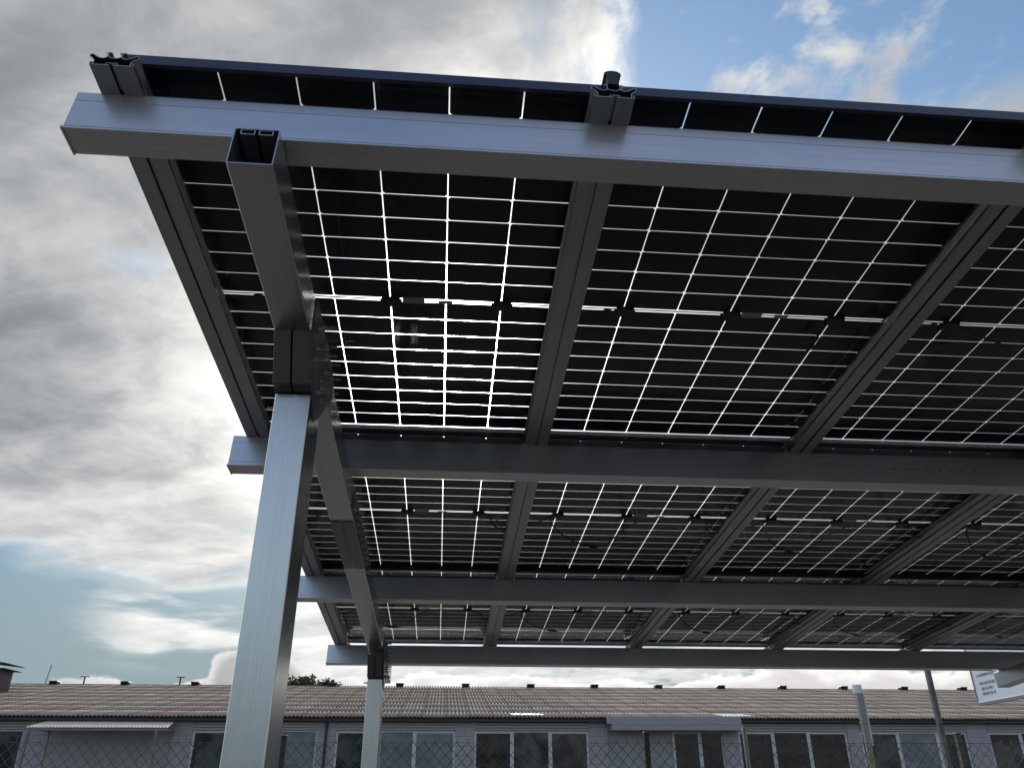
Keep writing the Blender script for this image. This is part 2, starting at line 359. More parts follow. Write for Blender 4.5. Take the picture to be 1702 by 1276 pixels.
# ------------------------------------------------------------------ mesh helpers
class MB:
    def __init__(s): s.v = []; s.f = []
    def add(s, vs, fs):
        o = len(s.v); s.v += [tuple(p) for p in vs]; s.f += [tuple(i + o for i in f) for f in fs]
    def box(s, x0, x1, y0, y1, z0, z1):
        s.add([(x0, y0, z0), (x1, y0, z0), (x1, y1, z0), (x0, y1, z0), (x0, y0, z1), (x1, y0, z1), (x1, y1, z1), (x0, y1, z1)],
              [(0, 3, 2, 1), (4, 5, 6, 7), (0, 1, 5, 4), (1, 2, 6, 5), (2, 3, 7, 6), (3, 0, 4, 7)])
    def prism(s, pts, a, b_, axis):
        # closed polygon extruded along an axis; pts are the two other coordinates in order
        def P(p, t):
            return {'x': (t, p[0], p[1]), 'y': (p[0], t, p[1]), 'z': (p[0], p[1], t)}[axis]
        n_ = len(pts); vs = [P(p, a) for p in pts] + [P(p, b_) for p in pts]
        fs = [tuple(range(n_)), tuple(range(2 * n_ - 1, n_ - 1, -1))]
        fs += [(i, i + n_, (i + 1) % n_ + n_, (i + 1) % n_) for i in range(n_)]
        s.add(vs, fs)
    def ribbon(s, pts, th, a, b_, axis):
        # thin wall following an open polyline profile, extruded along an axis
        L, R = [], []
        for i, p in enumerate(pts):
            p0 = Vector(pts[max(i - 1, 0)]); p1 = Vector(pts[min(i + 1, len(pts) - 1)])
            d = (p1 - p0).normalized(); nn = Vector((-d.y, d.x)) * th / 2
            L.append((p[0] + nn.x, p[1] + nn.y)); R.append((p[0] - nn.x, p[1] - nn.y))
        for i in range(len(pts) - 1):
            s.prism([L[i], L[i + 1], R[i + 1], R[i]], a, b_, axis)
    def ring(s, outer, inner, a, b_, axis):
        def P(p, t):
            return {'x': (t, p[0], p[1]), 'y': (p[0], t, p[1]), 'z': (p[0], p[1], t)}[axis]
        n_ = len(outer); vs = [P(p, a) for p in outer] + [P(p, a) for p in inner] + [P(p, b_) for p in outer] + [P(p, b_) for p in inner]
        fs = []
        for i in range(n_):
            j = (i + 1) % n_
            fs += [(i, j, j + n_, i + n_), (i + 2 * n_, i + 3 * n_, j + 3 * n_, j + 2 * n_),
                   (i, i + 2 * n_, j + 2 * n_, j), (i + n_, j + n_, j + 3 * n_, i + 3 * n_)]
        s.add(vs, fs)
    def cyl(s, p0, p1, r0, r1=None, n_=12, cap=True):
        r1 = r0 if r1 is None else r1
        p0 = Vector(p0); p1 = Vector(p1); d = (p1 - p0).normalized()
        u = d.orthogonal().normalized(); w = d.cross(u)
        vs = []
        for p, r in ((p0, r0), (p1, r1)):
            vs += [p + (u * math.cos(2 * math.pi * i / n_) + w * math.sin(2 * math.pi * i / n_)) * r for i in range(n_)]
        fs = [(i, (i + 1) % n_, (i + 1) % n_ + n_, i + n_) for i in range(n_)]
        if cap: fs += [tuple(range(n_ - 1, -1, -1)), tuple(range(n_, 2 * n_))]
        s.add(vs, fs)
    def tube(s, pts, r, n_=6):
        pts = [Vector(p) for p in pts]; rings = []
        for i, p in enumerate(pts):
            d = (pts[min(i + 1, len(pts) - 1)] - pts[max(i - 1, 0)]).normalized()
            u = d.cross(Vector((.31, .22, .93))).normalized(); w = d.cross(u)
            rings.append([p + (u * math.cos(2 * math.pi * k / n_) + w * math.sin(2 * math.pi * k / n_)) * r for k in range(n_)])
        vs = [v for r_ in rings for v in r_]; fs = []
        for i in range(len(pts) - 1):
            fs += [(i * n_ + k, i * n_ + (k + 1) % n_, (i + 1) * n_ + (k + 1) % n_, (i + 1) * n_ + k) for k in range(n_)]
        fs += [tuple(range(n_ - 1, -1, -1)), tuple(range((len(pts) - 1) * n_, len(pts) * n_))]
        s.add(vs, fs)
    def build(s, name, m, parent=None, smooth=False, bevel=0.0, loc=None):
        me = bpy.data.meshes.new(name); me.from_pydata(s.v, [], s.f); me.update()
        if smooth:
            for p in me.polygons: p.use_smooth = True
        o = bpy.data.objects.new(name, me); C.objects.link(o); me.materials.append(m)
        if parent: o.parent = parent
        if loc: o.location = loc
        if bevel:
            bv = o.modifiers.new('bevel', 'BEVEL'); bv.width = bevel; bv.segments = 2; bv.limit_method = 'ANGLE'
        return o
def rrect(x0, x1, y0, y1, r, k=3):
    pts = []
    for cx, cy, a0 in ((x1 - r, y1 - r, 0), (x0 + r, y1 - r, 90), (x0 + r, y0 + r, 180), (x1 - r, y0 + r, 270)):
        for i in range(k + 1):
            a = math.radians(a0 + 90 * i / k); pts.append((cx + r * math.cos(a), cy + r * math.sin(a)))
    return pts
def tag(o, label=None, cat=None, group=None, kind=None):
    if label: o['label'] = label
    if cat: o['category'] = cat
    if group: o['group'] = group
    if kind: o['kind'] = kind
    return o
def empty(name, loc=(0, 0, 0), tilt=False, rz=0):
    o = bpy.data.objects.new(name, None); C.objects.link(o); o.location = loc; o.empty_display_size = .1
    o.rotation_euler = (PHI if tilt else 0, 0, rz); return o
def copy_tree(o, parent=None):
    c_ = o.copy(); C.objects.link(c_); c_.parent = parent
    for ch in list(o.children): copy_tree(ch, c_)
    return c_

# canopy frame: x along the purlins, s down the slope away from the camera, n normal to the panels
PHI = math.radians(-6.0)
TOP = 3.1001
RT = Matrix.Rotation(PHI, 3, 'X')
def S(X, s, n_): return RT @ Vector((X, s, n_)) + Vector((0, 0, TOP))

# ------------------------------------------------------------------ ground
g_ = MB(); N_ = 24; R_ = 450.0
g_.add([(-R_ + 2 * R_ * i / N_, -R_ + 2 * R_ * j / N_, 0) for j in range(N_ + 1) for i in range(N_ + 1)],
       [(j * (N_ + 1) + i, j * (N_ + 1) + i + 1, (j + 1) * (N_ + 1) + i + 1, (j + 1) * (N_ + 1) + i) for j in range(N_) for i in range(N_)])
tag(g_.build('ground', ASPH), 'worn grey asphalt yard running to the horizon', kind='structure')

# ------------------------------------------------------------------ solar modules
PX, PS = 1.1517, 1.7351
CW, CH, MG = .184, .0928, .0145
X0, X1 = -.016, 1.120          # module outline in x
Y0, Y1 = -.020, 1.702
VG, HG = .0033, .0023          # clear gaps between the cells
def rowy(h): return h * CH + (MG if h > 9 else 0)
def cell_mesh():
    b_ = MB()
    for r in range(18):
        ya = r * CH + (MG if r >= 9 else 0) + HG / 2; yb = ya + CH - HG
        for c_ in range(6):
            xa = c_ * CW + VG / 2; xb = (c_ + 1) * CW - VG / 2; k = .0065; pts = []
            def corner(v, h, side):   # side 0: UL/LR style node
                return ((v + h) % 2 == 0) == side
            pts += ([(xa + k, ya), (xa, ya + k)][::-1] if corner(c_, r, True) else [(xa, ya)])
            pts += ([(xb - k, ya), (xb, ya + k)] if corner(c_ + 1, r, False) else [(xb, ya)])
            pts += ([(xb, yb - k), (xb - k, yb)] if corner(c_ + 1, r + 1, True) else [(xb, yb)])
            pts += ([(xa + k, yb), (xa, yb - k)] if corner(c_, r + 1, False) else [(xa, yb)])
            b_.prism(pts, -.0002, .0002, 'z')
    # bus ribbons along both ends and twin ribbon in the middle gap
    ym = 9 * CH + MG / 2
    b_.box(0, 6 * CW, ym - .0036, ym + .0036, -.0002, .0002)
    b_.box(0, 6 * CW, -.008, -.0045, -.0002, .0002)
    b_.box(0, 6 * CW, rowy(18) + .0045, rowy(18) + .008, -.0002, .0002)
    return b_
def make_module():
    root = empty('solar_panel', (0, 0, TOP), True)
    cell_mesh().build('cells', CELL, root)
    gb = MB(); gb.box(X0 + .002, X1 - .002, Y0 + .002, Y1 - .002, -.0024, .0024); gb.build('glass', GLASS, root)
    f_ = MB()
    t_, z0_, z1_, fl = .0022, -.027, .004, .011
    f_.box(X0, X1, Y0, Y0 + t_, z0_, z1_); f_.box(X0, X1, Y1 - t_, Y1, z0_, z1_)
    f_.box(X0, X0 + t_, Y0 + t_, Y1 - t_, z0_, z1_); f_.box(X1 - t_, X1, Y0 + t_, Y1 - t_, z0_, z1_)
    f_.box(X0 + t_, X1 - t_, Y0 + t_, Y0 + fl, z0_, z0_ + .002); f_.box(X0 + t_, X1 - t_, Y1 - .018, Y1 - t_, z0_, z0_ + .002)
    f_.box(X0 + t_, X0 + fl, Y0 + fl, Y1 - .018, z0_, z0_ + .002); f_.box(X1 - fl, X1 - t_, Y0 + fl, Y1 - .018, z0_, z0_ + .002)
    # glass seat lips
    f_.box(X0 + t_, X0 + .006, Y0 + t_, Y1 - t_, .0026, .004); f_.box(X1 - .006, X1 - t_, Y0 + t_, Y1 - t_, .0026, .004)
    f_.box(X0 + .006, X1 - .006, Y0 + t_, Y0 + .006, .0026, .004); f_.box(X0 + .006, X1 - .006, Y1 - .006, Y1 - t_, .0026, .004)
    f_.build('frame', FRAME, root)
    bd = MB(); bd.box(X0 + .012, X1 - .012, Y1 - .0125, Y1 - .0025, -.019, -.0026); bd.build('lit_inner_lip', LITLIP, root)  # strip added in place of the far frame side's sky-lit inner wall
    ym = 9 * CH + MG / 2
    for v in (1, 3, 5):
        j = MB(); xc = v * CW + .003
        j.box(xc - .030, xc + .030, ym - .021, ym + .021, -.017, -.003)
        j.box(xc - .036, xc - .030, ym - .008, ym + .008, -.013, -.004); j.box(xc + .030, xc + .036, ym - .008, ym + .008, -.013, -.004)
        j.build('junction_box', BLACK, root, bevel=.003)
    for xa, xb, w_ in ((3.22 * CW, 3.62 * CW, .014), (3.86 * CW, 4.12 * CW, .010)):
        s_ = MB(); s_.box(xa, xb, ym - w_, ym + w_, -.0030, -.0026); s_.build('label_sticker', STICKER, root)
    return root, ym
def cable(root, pts, r=.003):
    # smooth path through the points
    P_ = [Vector(p) for p in pts]; out_ = []
    for i in range(len(P_) - 1):
        a = P_[max(i - 1, 0)]; b_ = P_[i]; c_ = P_[i + 1]; d = P_[min(i + 2, len(P_) - 1)]
        for k in range(8):
            t_ = k / 8
            out_.append(.5 * ((2 * b_) + (c_ - a) * t_ + (2 * a - 5 * b_ + 4 * c_ - d) * t_ ** 2 + (3 * b_ - a - 3 * c_ + d) * t_ ** 3))
    out_.append(P_[-1]); m_ = MB(); m_.tube(out_, r); return m_.build('cable', RUBBER, root, smooth=True)
def connector(root, p, d):
    m_ = MB(); p = Vector(p); d = Vector(d).normalized()
    m_.cyl(p - d * .035, p + d * .005, .0075, .0075, 8); m_.cyl(p + d * .005, p + d * .03, .0095, .008, 8)
    m_.cyl(p + d * .03, p + d * .042, .005, .005, 8)
    m_.build('cable_connector', RUBBER, root)

mod0, YM = make_module()
ord_col = ['first', 'second', 'third', 'fourth', 'fifth', 'sixth']
row_name = ['front', 'middle', 'back']
SPAN = [0.0, 1.7351, 3.432]
rnd = random.Random(3)
BAYS = 6
modules = {}
for r in range(3):
    for k in range(BAYS):
        o = mod0 if (r == 0 and k == 0) else copy_tree(mod0)
        o.location = S(k * PX, SPAN[r], 0)
        modules[(r, k)] = o
for (r, k), o in modules.items():
    side = {0: 'leftmost black solar panel of the %s row' % row_name[r]}.get(k,
           '%s black solar panel from the left in the %s row' % (ord_col[k], row_name[r]))
    if (r, k) == (0, 0): side = 'leftmost solar panel of the front row, with the sun glaring through its gaps'
    tag(o, side, 'solar panel', 'solar panels of the carport roof')
    # leads from the outer junction boxes, different for every panel
    a = rnd.uniform(.02, .05); x5 = 5 * CW + .036; x1 = 1 * CW - .036; x3 = 3 * CW
    drop = rnd.uniform(.012, .03)
    sgn = 1
    if r == 0:
        cable(o, [(x5, YM, -.010), (x5 + .035, YM + .012, -.018), (x5 + .08, YM - .010, -.022), (x5 + .13, YM + rnd.uniform(-.01, .015), -.02), (X1 + .01, YM + .006, -.03)])
        cable(o, [(x1, YM, -.010), (x1 - .03, YM - .012, -.016), (x1 - .07, YM + .012, -.02), (x1 - .12, YM - .004, -.02), (X0 - .005, YM + .004, -.03)])
        if k == 1:
            cable(o, [(x5 - .05, YM + .01, -.012), (x5 - .07, YM + .05, -.03), (x5 - .075, YM + .09, -.04)], .004)
            connector(o, (x5 - .077, YM + .095, -.04), (-.1, 1, -.1))
        if k == 2:
            cable(o, [(CW + .036, YM, -.010), (CW + .12, YM + .022, -.03), (CW + .22, YM + .055, -.04), (CW + .26, YM + .075, -.035)], .004)
    else:
        cable(o, [(x5, YM, -.010), (x5 + .03, YM + .02, -.03), (x5 + .06, YM + .07, -.05), (x5 + .12, YM + .09, -.05), (X1 - .01, YM + .03, -.03)])
        cable(o, [(x5 + .01, YM - .004, -.010), (x5 + .06, YM + .015, -.03), (x5 + .1, YM + .10, -.045), (X1, YM + .11, -.035)], .0028)
        q = rnd.uniform(.12, .26)
        if k >= 1 or r == 2:
            cable(o, [(x1, YM, -.010), (x1 + .02, YM + .06, -.04), (x1 + .11, YM + q * .7, -.08), (x1 + .21, YM + q, -.09)], .0035)
            connector(o, (x1 + .245, YM + q + .022, -.088), (.8, .5, .05))
            cable(o, [(x1 + .28, YM + q + .04, -.088), (x1 + .34, YM + q + .03, -.07), (x1 + .42, YM + q * .5, -.03), (x1 + .5, YM + .03, -.012)], .0028)
        cable(o, [(x1, YM, -.010), (x1 - .05, YM + .03, -.03), (x1 - .1, YM + .05, -.03), (X0, YM + .02, -.03)])

# ------------------------------------------------------------------ support rails between the panel columns
S_A, S_B = -.045, 5.155
def half(sg):
    L = []
    L.append([(sg * .0045, -.0735), (sg * .0475, -.0735)])
    L.append([(sg * .0475, -.0735), (sg * .0475, -.066), (sg * .041, -.066)])
    L.append([(sg * .0405, -.073), (sg * .0405, -.060), (sg * .046, -.052), (sg * .0535, -.046), (sg * .0535, -.0385), (sg * .048, -.037),
              (sg * .041, -.043), (sg * .033, -.0485), (sg * .024, -.050), (sg * .0175, -.047), (sg * .0155, -.040), (sg * .0155, -.0285)])
    L.append([(sg * .0085, -.0285), (sg * .0235, -.0285)])
    return L
def make_rail():
    root = empty('support_rail', (0, 0, 0), True)
    b_ = MB()
    for sg in (-1, 1):
        for pl in half(sg): b_.ribbon(pl, .0020, S_A, S_B, 'y')
    b_.ribbon([(-.0155, -.043), (-.009, -.0475), (0, -.049), (.009, -.0475), (.0155, -.043)], .002, S_A, S_B, 'y')
    b_.ribbon([(-.0125, -.0725), (-.0125, -.0665), (.0125, -.0665), (.0125, -.0725)], .0018, S_A, S_B, 'y')
    b_.build('rail_profile', ALU_R, root)
    return root
rail_lab = ['leftmost support rail, bare open edge against the clouds', 'second support rail from the left, running under the gap right of the sun glare',
            'third support rail from the left, slanting across the middle of the canopy', 'fourth support rail from the left under the panels',
            'fifth support rail from the left under the panels', 'sixth support rail from the left under the panels', 'seventh support rail from the left, rightmost of the set']
rail0 = make_rail(); rails = []
for k in range(BAYS + 1):
    o = rail0 if k == 0 else copy_tree(rail0)
    o.location = S(-.024 + k * PX, 0, 0)
    tag(o, rail_lab[k], 'support rail', 'aluminium rails running down the canopy slope'); rails.append(o)
for k in range(1, BAYS + 1):
    b_ = MB(); b_.prism([(-.0135, -.030), (.0135, -.030), (.0145, .004), (.021, .006), (.020, .014), (.012, .0195), (.004, .0215), (-.004, .0215), (-.012, .0195), (-.020, .014), (-.021, .006), (-.0145, .004)], S_A - .004, S_B, 'y')
    b_.build('cover_strip', RUBBER, rails[k], bevel=.0015)

# ------------------------------------------------------------------ purlins
PUR = [(.0305, .076), (1.683, .080), (3.405, .080), (5.001, .080)]
pur_lab = ['foremost aluminium purlin, its face blue with reflected sky', 'second aluminium purlin below the front row of panels, marks on its right',
           'third aluminium purlin, between the middle and back rows of panels', 'rearmost aluminium purlin, low above the building roof with sky beneath']
XL, XR = -.122, 6.995
for i, (s0, w_) in enumerate(PUR):
    root = empty('purlin', S(XL, s0, -.075), True)
    b_ = MB(); L_ = XR - XL
    hN = .135 if i else .126
    # hollow section with shallow extrusion grooves on the face towards the front
    o_ = [(0, 0), (w_, 0), (w_, -hN), (0, -hN)]
    face = [(0, -.004), (0, -.030), (.0012, -.0305), (.0012, -.032), (0, -.0325), (0, -.118), (.0012, -.1185), (.0012, -.120), (0, -.1205), (0, -hN + .001)]
    outer = [(.0012, 0)] + [(w_ - .001, 0), (w_, -.001), (w_, -hN + .001), (w_ - .001, -hN)] + [(.001, -hN)] + face[::-1]
    outer = [p for p in outer]
    inner = [(min(max(p[0], .003), w_ - .003), min(max(p[1], -hN + .003), -.003)) for p in outer]
    b_.ring(outer, inner, 0, L_, 'x')
    pb = b_.build('hollow_section', ALU_X, root)
    # end lip
    e_ = MB(); e_.box(-.004, 0, -.003, w_ + .001, -hN - .003, -hN + .004); e_.build('end_lip', ALU_X, root)
    if i == 1:
        mk = MB()
        for q in range(8):
            xx = 2.683 - XL + q * .0515
            mk.cyl((xx, -.0006, -.066), (xx, .002, -.066), .0035, .0035, 8)
            mk.box(xx + .004, xx + .012, -.0005, .001, -.068, -.0655)
        mk.build('drill_mark', BLACK, root)
        for xx in (2.75, 2.97):
            s_ = MB(); s_.cyl((xx - XL, -.003, -.022), (xx - XL, .001, -.022), .003, .003, 8); s_.build('screw', STEEL, root)
    tag(root, pur_lab[i], 'purlin', 'long horizontal purlins of the carport')
    if i in (1, 2):
        top_ = .034 if i == 1 else .020
        for k in range(BAYS):
            st = MB(); xa = -.024 + k * PX - XL + .0585; xb = xa + PX - .117
            st.box(xa, xb, .022, .052, .0006, top_); st.box(xa, xb, .016, .022, .0006, .006); st.build('joint_strip', JOINT, root)
    # rail clamps where a rail lands on the purlin
    for k in range(BAYS + 1):
        c_ = MB(); xr = -.024 + k * PX - XL
        for sg in (-1, 1):
            xa = xr + sg * .050
            c_.box(min(xa, xa + sg * .026), max(xa, xa + sg * .026), .020, .060, .0008, .0045)
            c_.cyl((xa + sg * .015, .04, .0045), (xa + sg * .015, .04, .011), .0065, .0065, 6)
        c_.build('rail_clamp', STEEL, root)

# ------------------------------------------------------------------ rafters
def make_rafter():
    root = empty('rafter', (0, 0, 0), True)
    b_ = MB()
    b_.ring(rrect(0, .100, -.325, -.2115, .004), rrect(.0028, .0972, -.3222, -.2143, .003), -.006, 5.150, 'y')
    b_.build('hollow_section', ALU_Y, root)
    c_ = MB()
    for xa in (.014, .054):
        c_.ring(rrect(xa, xa + .032, -.2305, -.2145, .003), rrect(xa + .0022, xa + .0298, -.2283, -.2163, .002), -.005, 5.14, 'y')
    c_.build('inner_channel', ALU_Y, root)
    # underside splice sleeve
    for xa, xb in ((.0015, .0485), (.0515, .0985)):
        s_ = MB(); s_.prism([(1.955, -.3252), (1.958, -.3310), (2.30, -.3300), (2.55, -.3255), (2.55, -.3245), (1.955, -.3245)], xa, xb, 'x'); s_.build('splice_plate', ALU_D, root)
    # side splice plate with bolts
    p_ = MB(); p_.box(.1003, .1043, 1.84, 2.62, -.318, -.218); p_.build('side_plate', ALU_D, root)
    return root
def bolt(root, p, r=.0075, L_=.028, d=(1, 0, 0)):
    b_ = MB(); p = Vector(p); d = Vector(d)
    b_.cyl(p, p + d * .002, r * 1.5, r * 1.5, 12); b_.cyl(p + d * .002, p + d * .009, r, r, 6); b_.cyl(p + d * .009, p + d * L_, r * .5, r * .5, 8)
    b_.build('bolt', STEEL, root)
raf = make_rafter()
for i in range(9):
    for nn in (-.24, -.297): bolt(raf, (.1043, 1.90 + i * .082, nn), .0065, .024)
raf.location = S(.2655, 0, 0)
raf2 = copy_tree(raf); raf2.location = S(5.303, 0, 0)
tag(raf, 'left aluminium rafter, its open hollow end pointing at the camera', 'rafter', 'sloping rafters of the carport')
tag(raf2, 'right aluminium rafter, pale side face seen beside the sign', 'rafter', 'sloping rafters of the carport')

# ------------------------------------------------------------------ columns
def make_column(ztop):
    # origin on the ground at the centre of the front face; x 0..0.1
    root = empty('support_column')
    b_ = MB(); b_.ring(rrect(0, .101, 0, .170, .004), rrect(.003, .098, .003, .167, .003), .012, ztop, 'z')
    b_.build('hollow_post', ALU_Z, root)
    c_ = MB(); c_.box(.003, .098, .003, .167, ztop - .004, ztop - .001); c_.build('top_cap', ALU_D, root)
    f_ = MB(); f_.box(-.06, .16, -.05, .22, 0.0, .012)
    f_.build('base_plate', STEEL, root, bevel=.002)
    for bx_, by_ in ((-.035, -.025), (.135, -.025), (-.035, .195), (.135, .195)): bolt(root, (bx_, by_, .012), .009, .035, (0, 0, 1))
    # connector head: two box sections, cut to the rafter slope above
    zb = ztop + .004
    sl = math.tan(PHI)
    for xa, xb in ((.0, .0475), (.0525, .1005)):
        h_ = MB(); zr = ztop + .143
        prof = [(-.122, zr), (-.047, zb + .006), (.0, zb), (.170, zb), (.170, zr + sl * .292), ]
        h_.prism(prof, xa, xb, 'x'); h_.build('head_connector', ALU_D, root, bevel=.0015)
    # gusset plate on the right side, with bolts
    g2 = MB(); prof = [(-.125, zr + .10), (-.006, zr + .094), (.215, zr + .07), (.30, zr + .045), (.29, zr - .02), (.11, zr - .165), (.03, zr - .215), (-.02, zr - .15), (-.14, zr - .01)]
    g2.prism(prof, .1055, .1105, 'x'); g2.build('gusset_plate', ALU_D, root)
    for by_, bz_ in ((.005, .085), (-.02, .068), (.08, .06), (.10, .04), (.17, .045), (.22, .02), (.12, -.01), (.06, -.07), (.08, -.085), (.20, -.04), (.03, -.12), (.10, -.12), (-.06, .04), (-.05, -.02)):
        bolt(root, (.1105, by_, zr + bz_), .0075, .034)
    bolt(root, (-.001, .06, zr - .16), .0075, .03, (-1, 0, 0))
    return root
cA = make_column(2.574); cA.location = (.2650, .677, 0)
cB = make_column(2.178); cB.location = (.2650, 4.222, 0)
cC = copy_tree(cA); cC.location = (5.303, .677, 0)
cD = copy_tree(cB); cD.location = (5.303, 4.222, 0)
for o, l in ((cA, 'tall front aluminium column standing nearest the camera on the left'), (cB, 'rear aluminium column, further back, in front of the corrugated roof'),
             (cC, 'front aluminium column under the right rafter'), (cD, 'rear aluminium column under the right rafter')):
    tag(o, l, 'column', 'columns carrying the carport')

# ------------------------------------------------------------------ workshop building beyond the fence
BY = 31.64
bld = empty('workshop_building', (0, BY, 0))
tag(bld, 'long low workshop with weathered corrugated roof and grey-blue walls', 'building')
BX0, BX1 = -30.0, 42.0
openings = []   # (x0, x1)
pill = [(-30, -29.2), (-25.2, -24.3), (-20.2, -19.4), (-14.72, -13.82), (-9.36, -8.61), (-3.97, -3.27), (1.31, 2.03), (6.52, 7.26), (11.89, 12.53), (17.03, 17.58), (22.09, 22.99), (27.3, 28.1), (32.6, 33.4), (37.6, 38.4), (41.2, 42)]
w_ = MB()
for a, b_ in pill: w_.box(a, b_, .0, .3, 0, 3.50)
w_.box(BX0, BX1, .0, .3, 3.50, 3.60)
for i in range(len(pill) - 1):
    a, b_ = pill[i][1], pill[i + 1][0]
    w_.box(a, b_, .02, .3, 0, .95)
w_.box(BX0, BX0 + .3, .3, 28, 0, 3.60); w_.box(BX1 - .3, BX1,   .3, 28, 0, 3.60); w_.box(BX0 + .3, BX1 - .3, 27.7, 28, 0, 3.60)
w_.build('wall', WALL, bld)
room = MB(); room.box(BX0 + .3, BX1 - .3, 2.2, 2.3, 0, 3.6); room.build('inner_wall', BLIND, bld)
# roof
SL = math.radians(9.6)
PITCH = SHEET / 6.0
rb = MB(); NC = 8
rr = random.Random(11)
nper = 6
xs0 = math.floor((BX0 - .4) / SHEET) * SHEET
nsheet = int((BX1 + .8 - xs0) / SHEET)
for c_ in range(NC):
    u0 = -.22 + c_ * COURSE; u1 = u0 + COURSE + .10
    for q in range(nsheet):
        dz = rr.uniform(-.004, .006); du = rr.uniform(-.012, .012); tw = rr.uniform(-.006, .006)
        xa = xs0 + q * SHEET
        vs = []; n_ = 6 * nper + 1
        if c_ == 0 and rr.random() < .15: du += rr.uniform(-.04, .04)
        for i in range(n_):
            xx = xa + SHEET * i / (n_ - 1) * .998
            hh = .032 * math.cos(2 * math.pi * (i / nper))
            for (u, off) in ((u0 + du, -.030), (u0 + du, 0), (u1, -.034)):
                n2 = hh + dz + off + tw * i / n_ + .034
                vs.append((xx, u * math.cos(SL) - n2 * math.sin(SL), u * math.sin(SL) + n2 * math.cos(SL)))
        fs = []
        for i in range(n_ - 1):
            for j in range(2): fs.append((i * 3 + j, (i + 1) * 3 + j, (i + 1) * 3 + j + 1, i * 3 + j + 1))
        rb.add(vs, fs)
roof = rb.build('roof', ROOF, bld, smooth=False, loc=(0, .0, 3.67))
for p in roof.data.polygons: p.use_smooth = True
# far slope
RU = NC * COURSE - .22 + .1
RY = RU * math.cos(SL); RZ = 3.67 + RU * math.sin(SL)
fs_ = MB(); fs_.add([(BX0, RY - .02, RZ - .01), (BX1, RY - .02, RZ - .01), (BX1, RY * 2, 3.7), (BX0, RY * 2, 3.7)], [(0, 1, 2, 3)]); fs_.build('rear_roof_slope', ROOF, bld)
# ridge capping: small rounded teeth along the ridge
rc = MB()
k_ = int((BX1 - BX0) / PITCH)
for i in range(k_):
    xc = BX0 + i * PITCH
    rc.box(xc, xc + PITCH * .62, RY - .10, RY + .08, RZ - .02, RZ + .055)
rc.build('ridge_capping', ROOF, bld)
# gable boards, gutter, soffit
gt = MB(); gt.box(BX0 - .2, BX1 + .2, -.25, -.11, 3.47, 3.555); gt.build('gutter', GUTTER, bld, bevel=.02)
sf = MB(); sf.box(BX0, BX1, -.13, .0, 3.575, 3.60); sf.build('soffit', GUTTER, bld)
fa = MB(); fa.box(BX0, BX1, -.012, -.002, 3.47, 3.57); fa.build('fascia_board', SHUTTER, bld)
dp = MB(); dp.cyl((-3.62, -.10, 0), (-3.62, -.10, 3.45), .05, .05, 12); dp.cyl((-3.62, -.10, 3.45), (-3.62, -.20, 3.62), .05, .05, 12)
for zz in (1.2, 2.4, 3.3): dp.cyl((-3.62, -.10, zz), (-3.62, -.10, zz + .05), .058, .058, 12)
dp.build('downpipe', GUTTER, bld)
vx = [-26.6, -23.2, -19.64, -16.02, -12.4, -8.8, -5.18, -1.59, 1.98, 5.56, 9.1, 12.7, 16.27, 19.82, 23.39, 26.94, 30.47, 33.96, 37.5]
yr_scale = (RY + BY + 1.36) / 45.5
for x_ in vx:
    xx = .773 + (x_ - .773) * yr_scale
    v_ = MB()
    v_.box(xx - .20, xx - .16, RY - .28, RY + .12, RZ, RZ + .15); v_.box(xx + .16, xx + .20, RY - .28, RY + .12, RZ, RZ + .15); v_.box(xx - .02, xx + .02, RY - .28, RY + .12, RZ, RZ + .15)
    v_.prism([(xx - .24, RZ + .15), (xx + .24, RZ + .15), (xx + .20, RZ + .19), (xx - .20, RZ + .19)], RY - .32, RY + .16, 'y')
    v_.box(xx - .16, xx + .16, RY - .10, RY + .05, RZ, RZ + .15)
    v_.build('ridge_vent', DARKVENT, bld)
for x_ in (-18.2, -13.26):
    xx = .773 + (x_ - .773) * yr_scale
    v_ = MB(); v_.cyl((xx, RY, RZ - .1), (xx, RY, RZ + .42), .045, .045, 8); v_.box(xx - .22, xx + .22, RY - .05, RY + .05, RZ + .42, RZ + .46); v_.build('vent_pipe', DARKVENT, bld)
# tilted white patch sheets lying at the eave
for x0_, x1_, u0, u1 in ((3.55, 4.75, .05, .42), (11.95, 13.25, -.08, .52)):
    v_ = MB(); n_ = 50; vs = []
    for i in range(n_):
        xx = x0_ + (x1_ - x0_) * i / (n_ - 1); hh = .024 * math.cos(2 * math.pi * (xx - xs0) / PITCH) + .062
        for u in (u0, u1): vs.append((xx + (u - u0) * (-.5), u * math.cos(SL) - hh * math.sin(SL), 3.67 + u * math.sin(SL) + hh * math.cos(SL)))
    v_.add(vs, [(2 * i, 2 * i + 2, 2 * i + 3, 2 * i + 1) for i in range(n_ - 1)]); v_.build('roof_patch', WHITE, bld, smooth=True)
# chimney hut on the far left of the roof
ch = MB(); ch.box(-22.3, -20.45, 8.3, 9.6, 4.7, 6.28); chm = ch.build('roof_hut', CHIM, bld)
ch = MB(); ch.prism([(-22.6, 6.28), (-20.15, 6.22), (-20.15, 6.25), (-22.6, 6.33)], 8.1, 9.8, 'y'); ch.prism([(-22.6, 6.72), (-20.1, 6.44), (-20.1, 6.47), (-22.6, 6.80)], 8.0, 9.9, 'y')
ch.box(-21.9, -21.8, 8.5, 8.6, 6.3, 6.7); ch.box(-20.9, -20.8, 8.5, 8.6, 6.25, 6.55); ch.build('flat_hat', CHIM, chm)

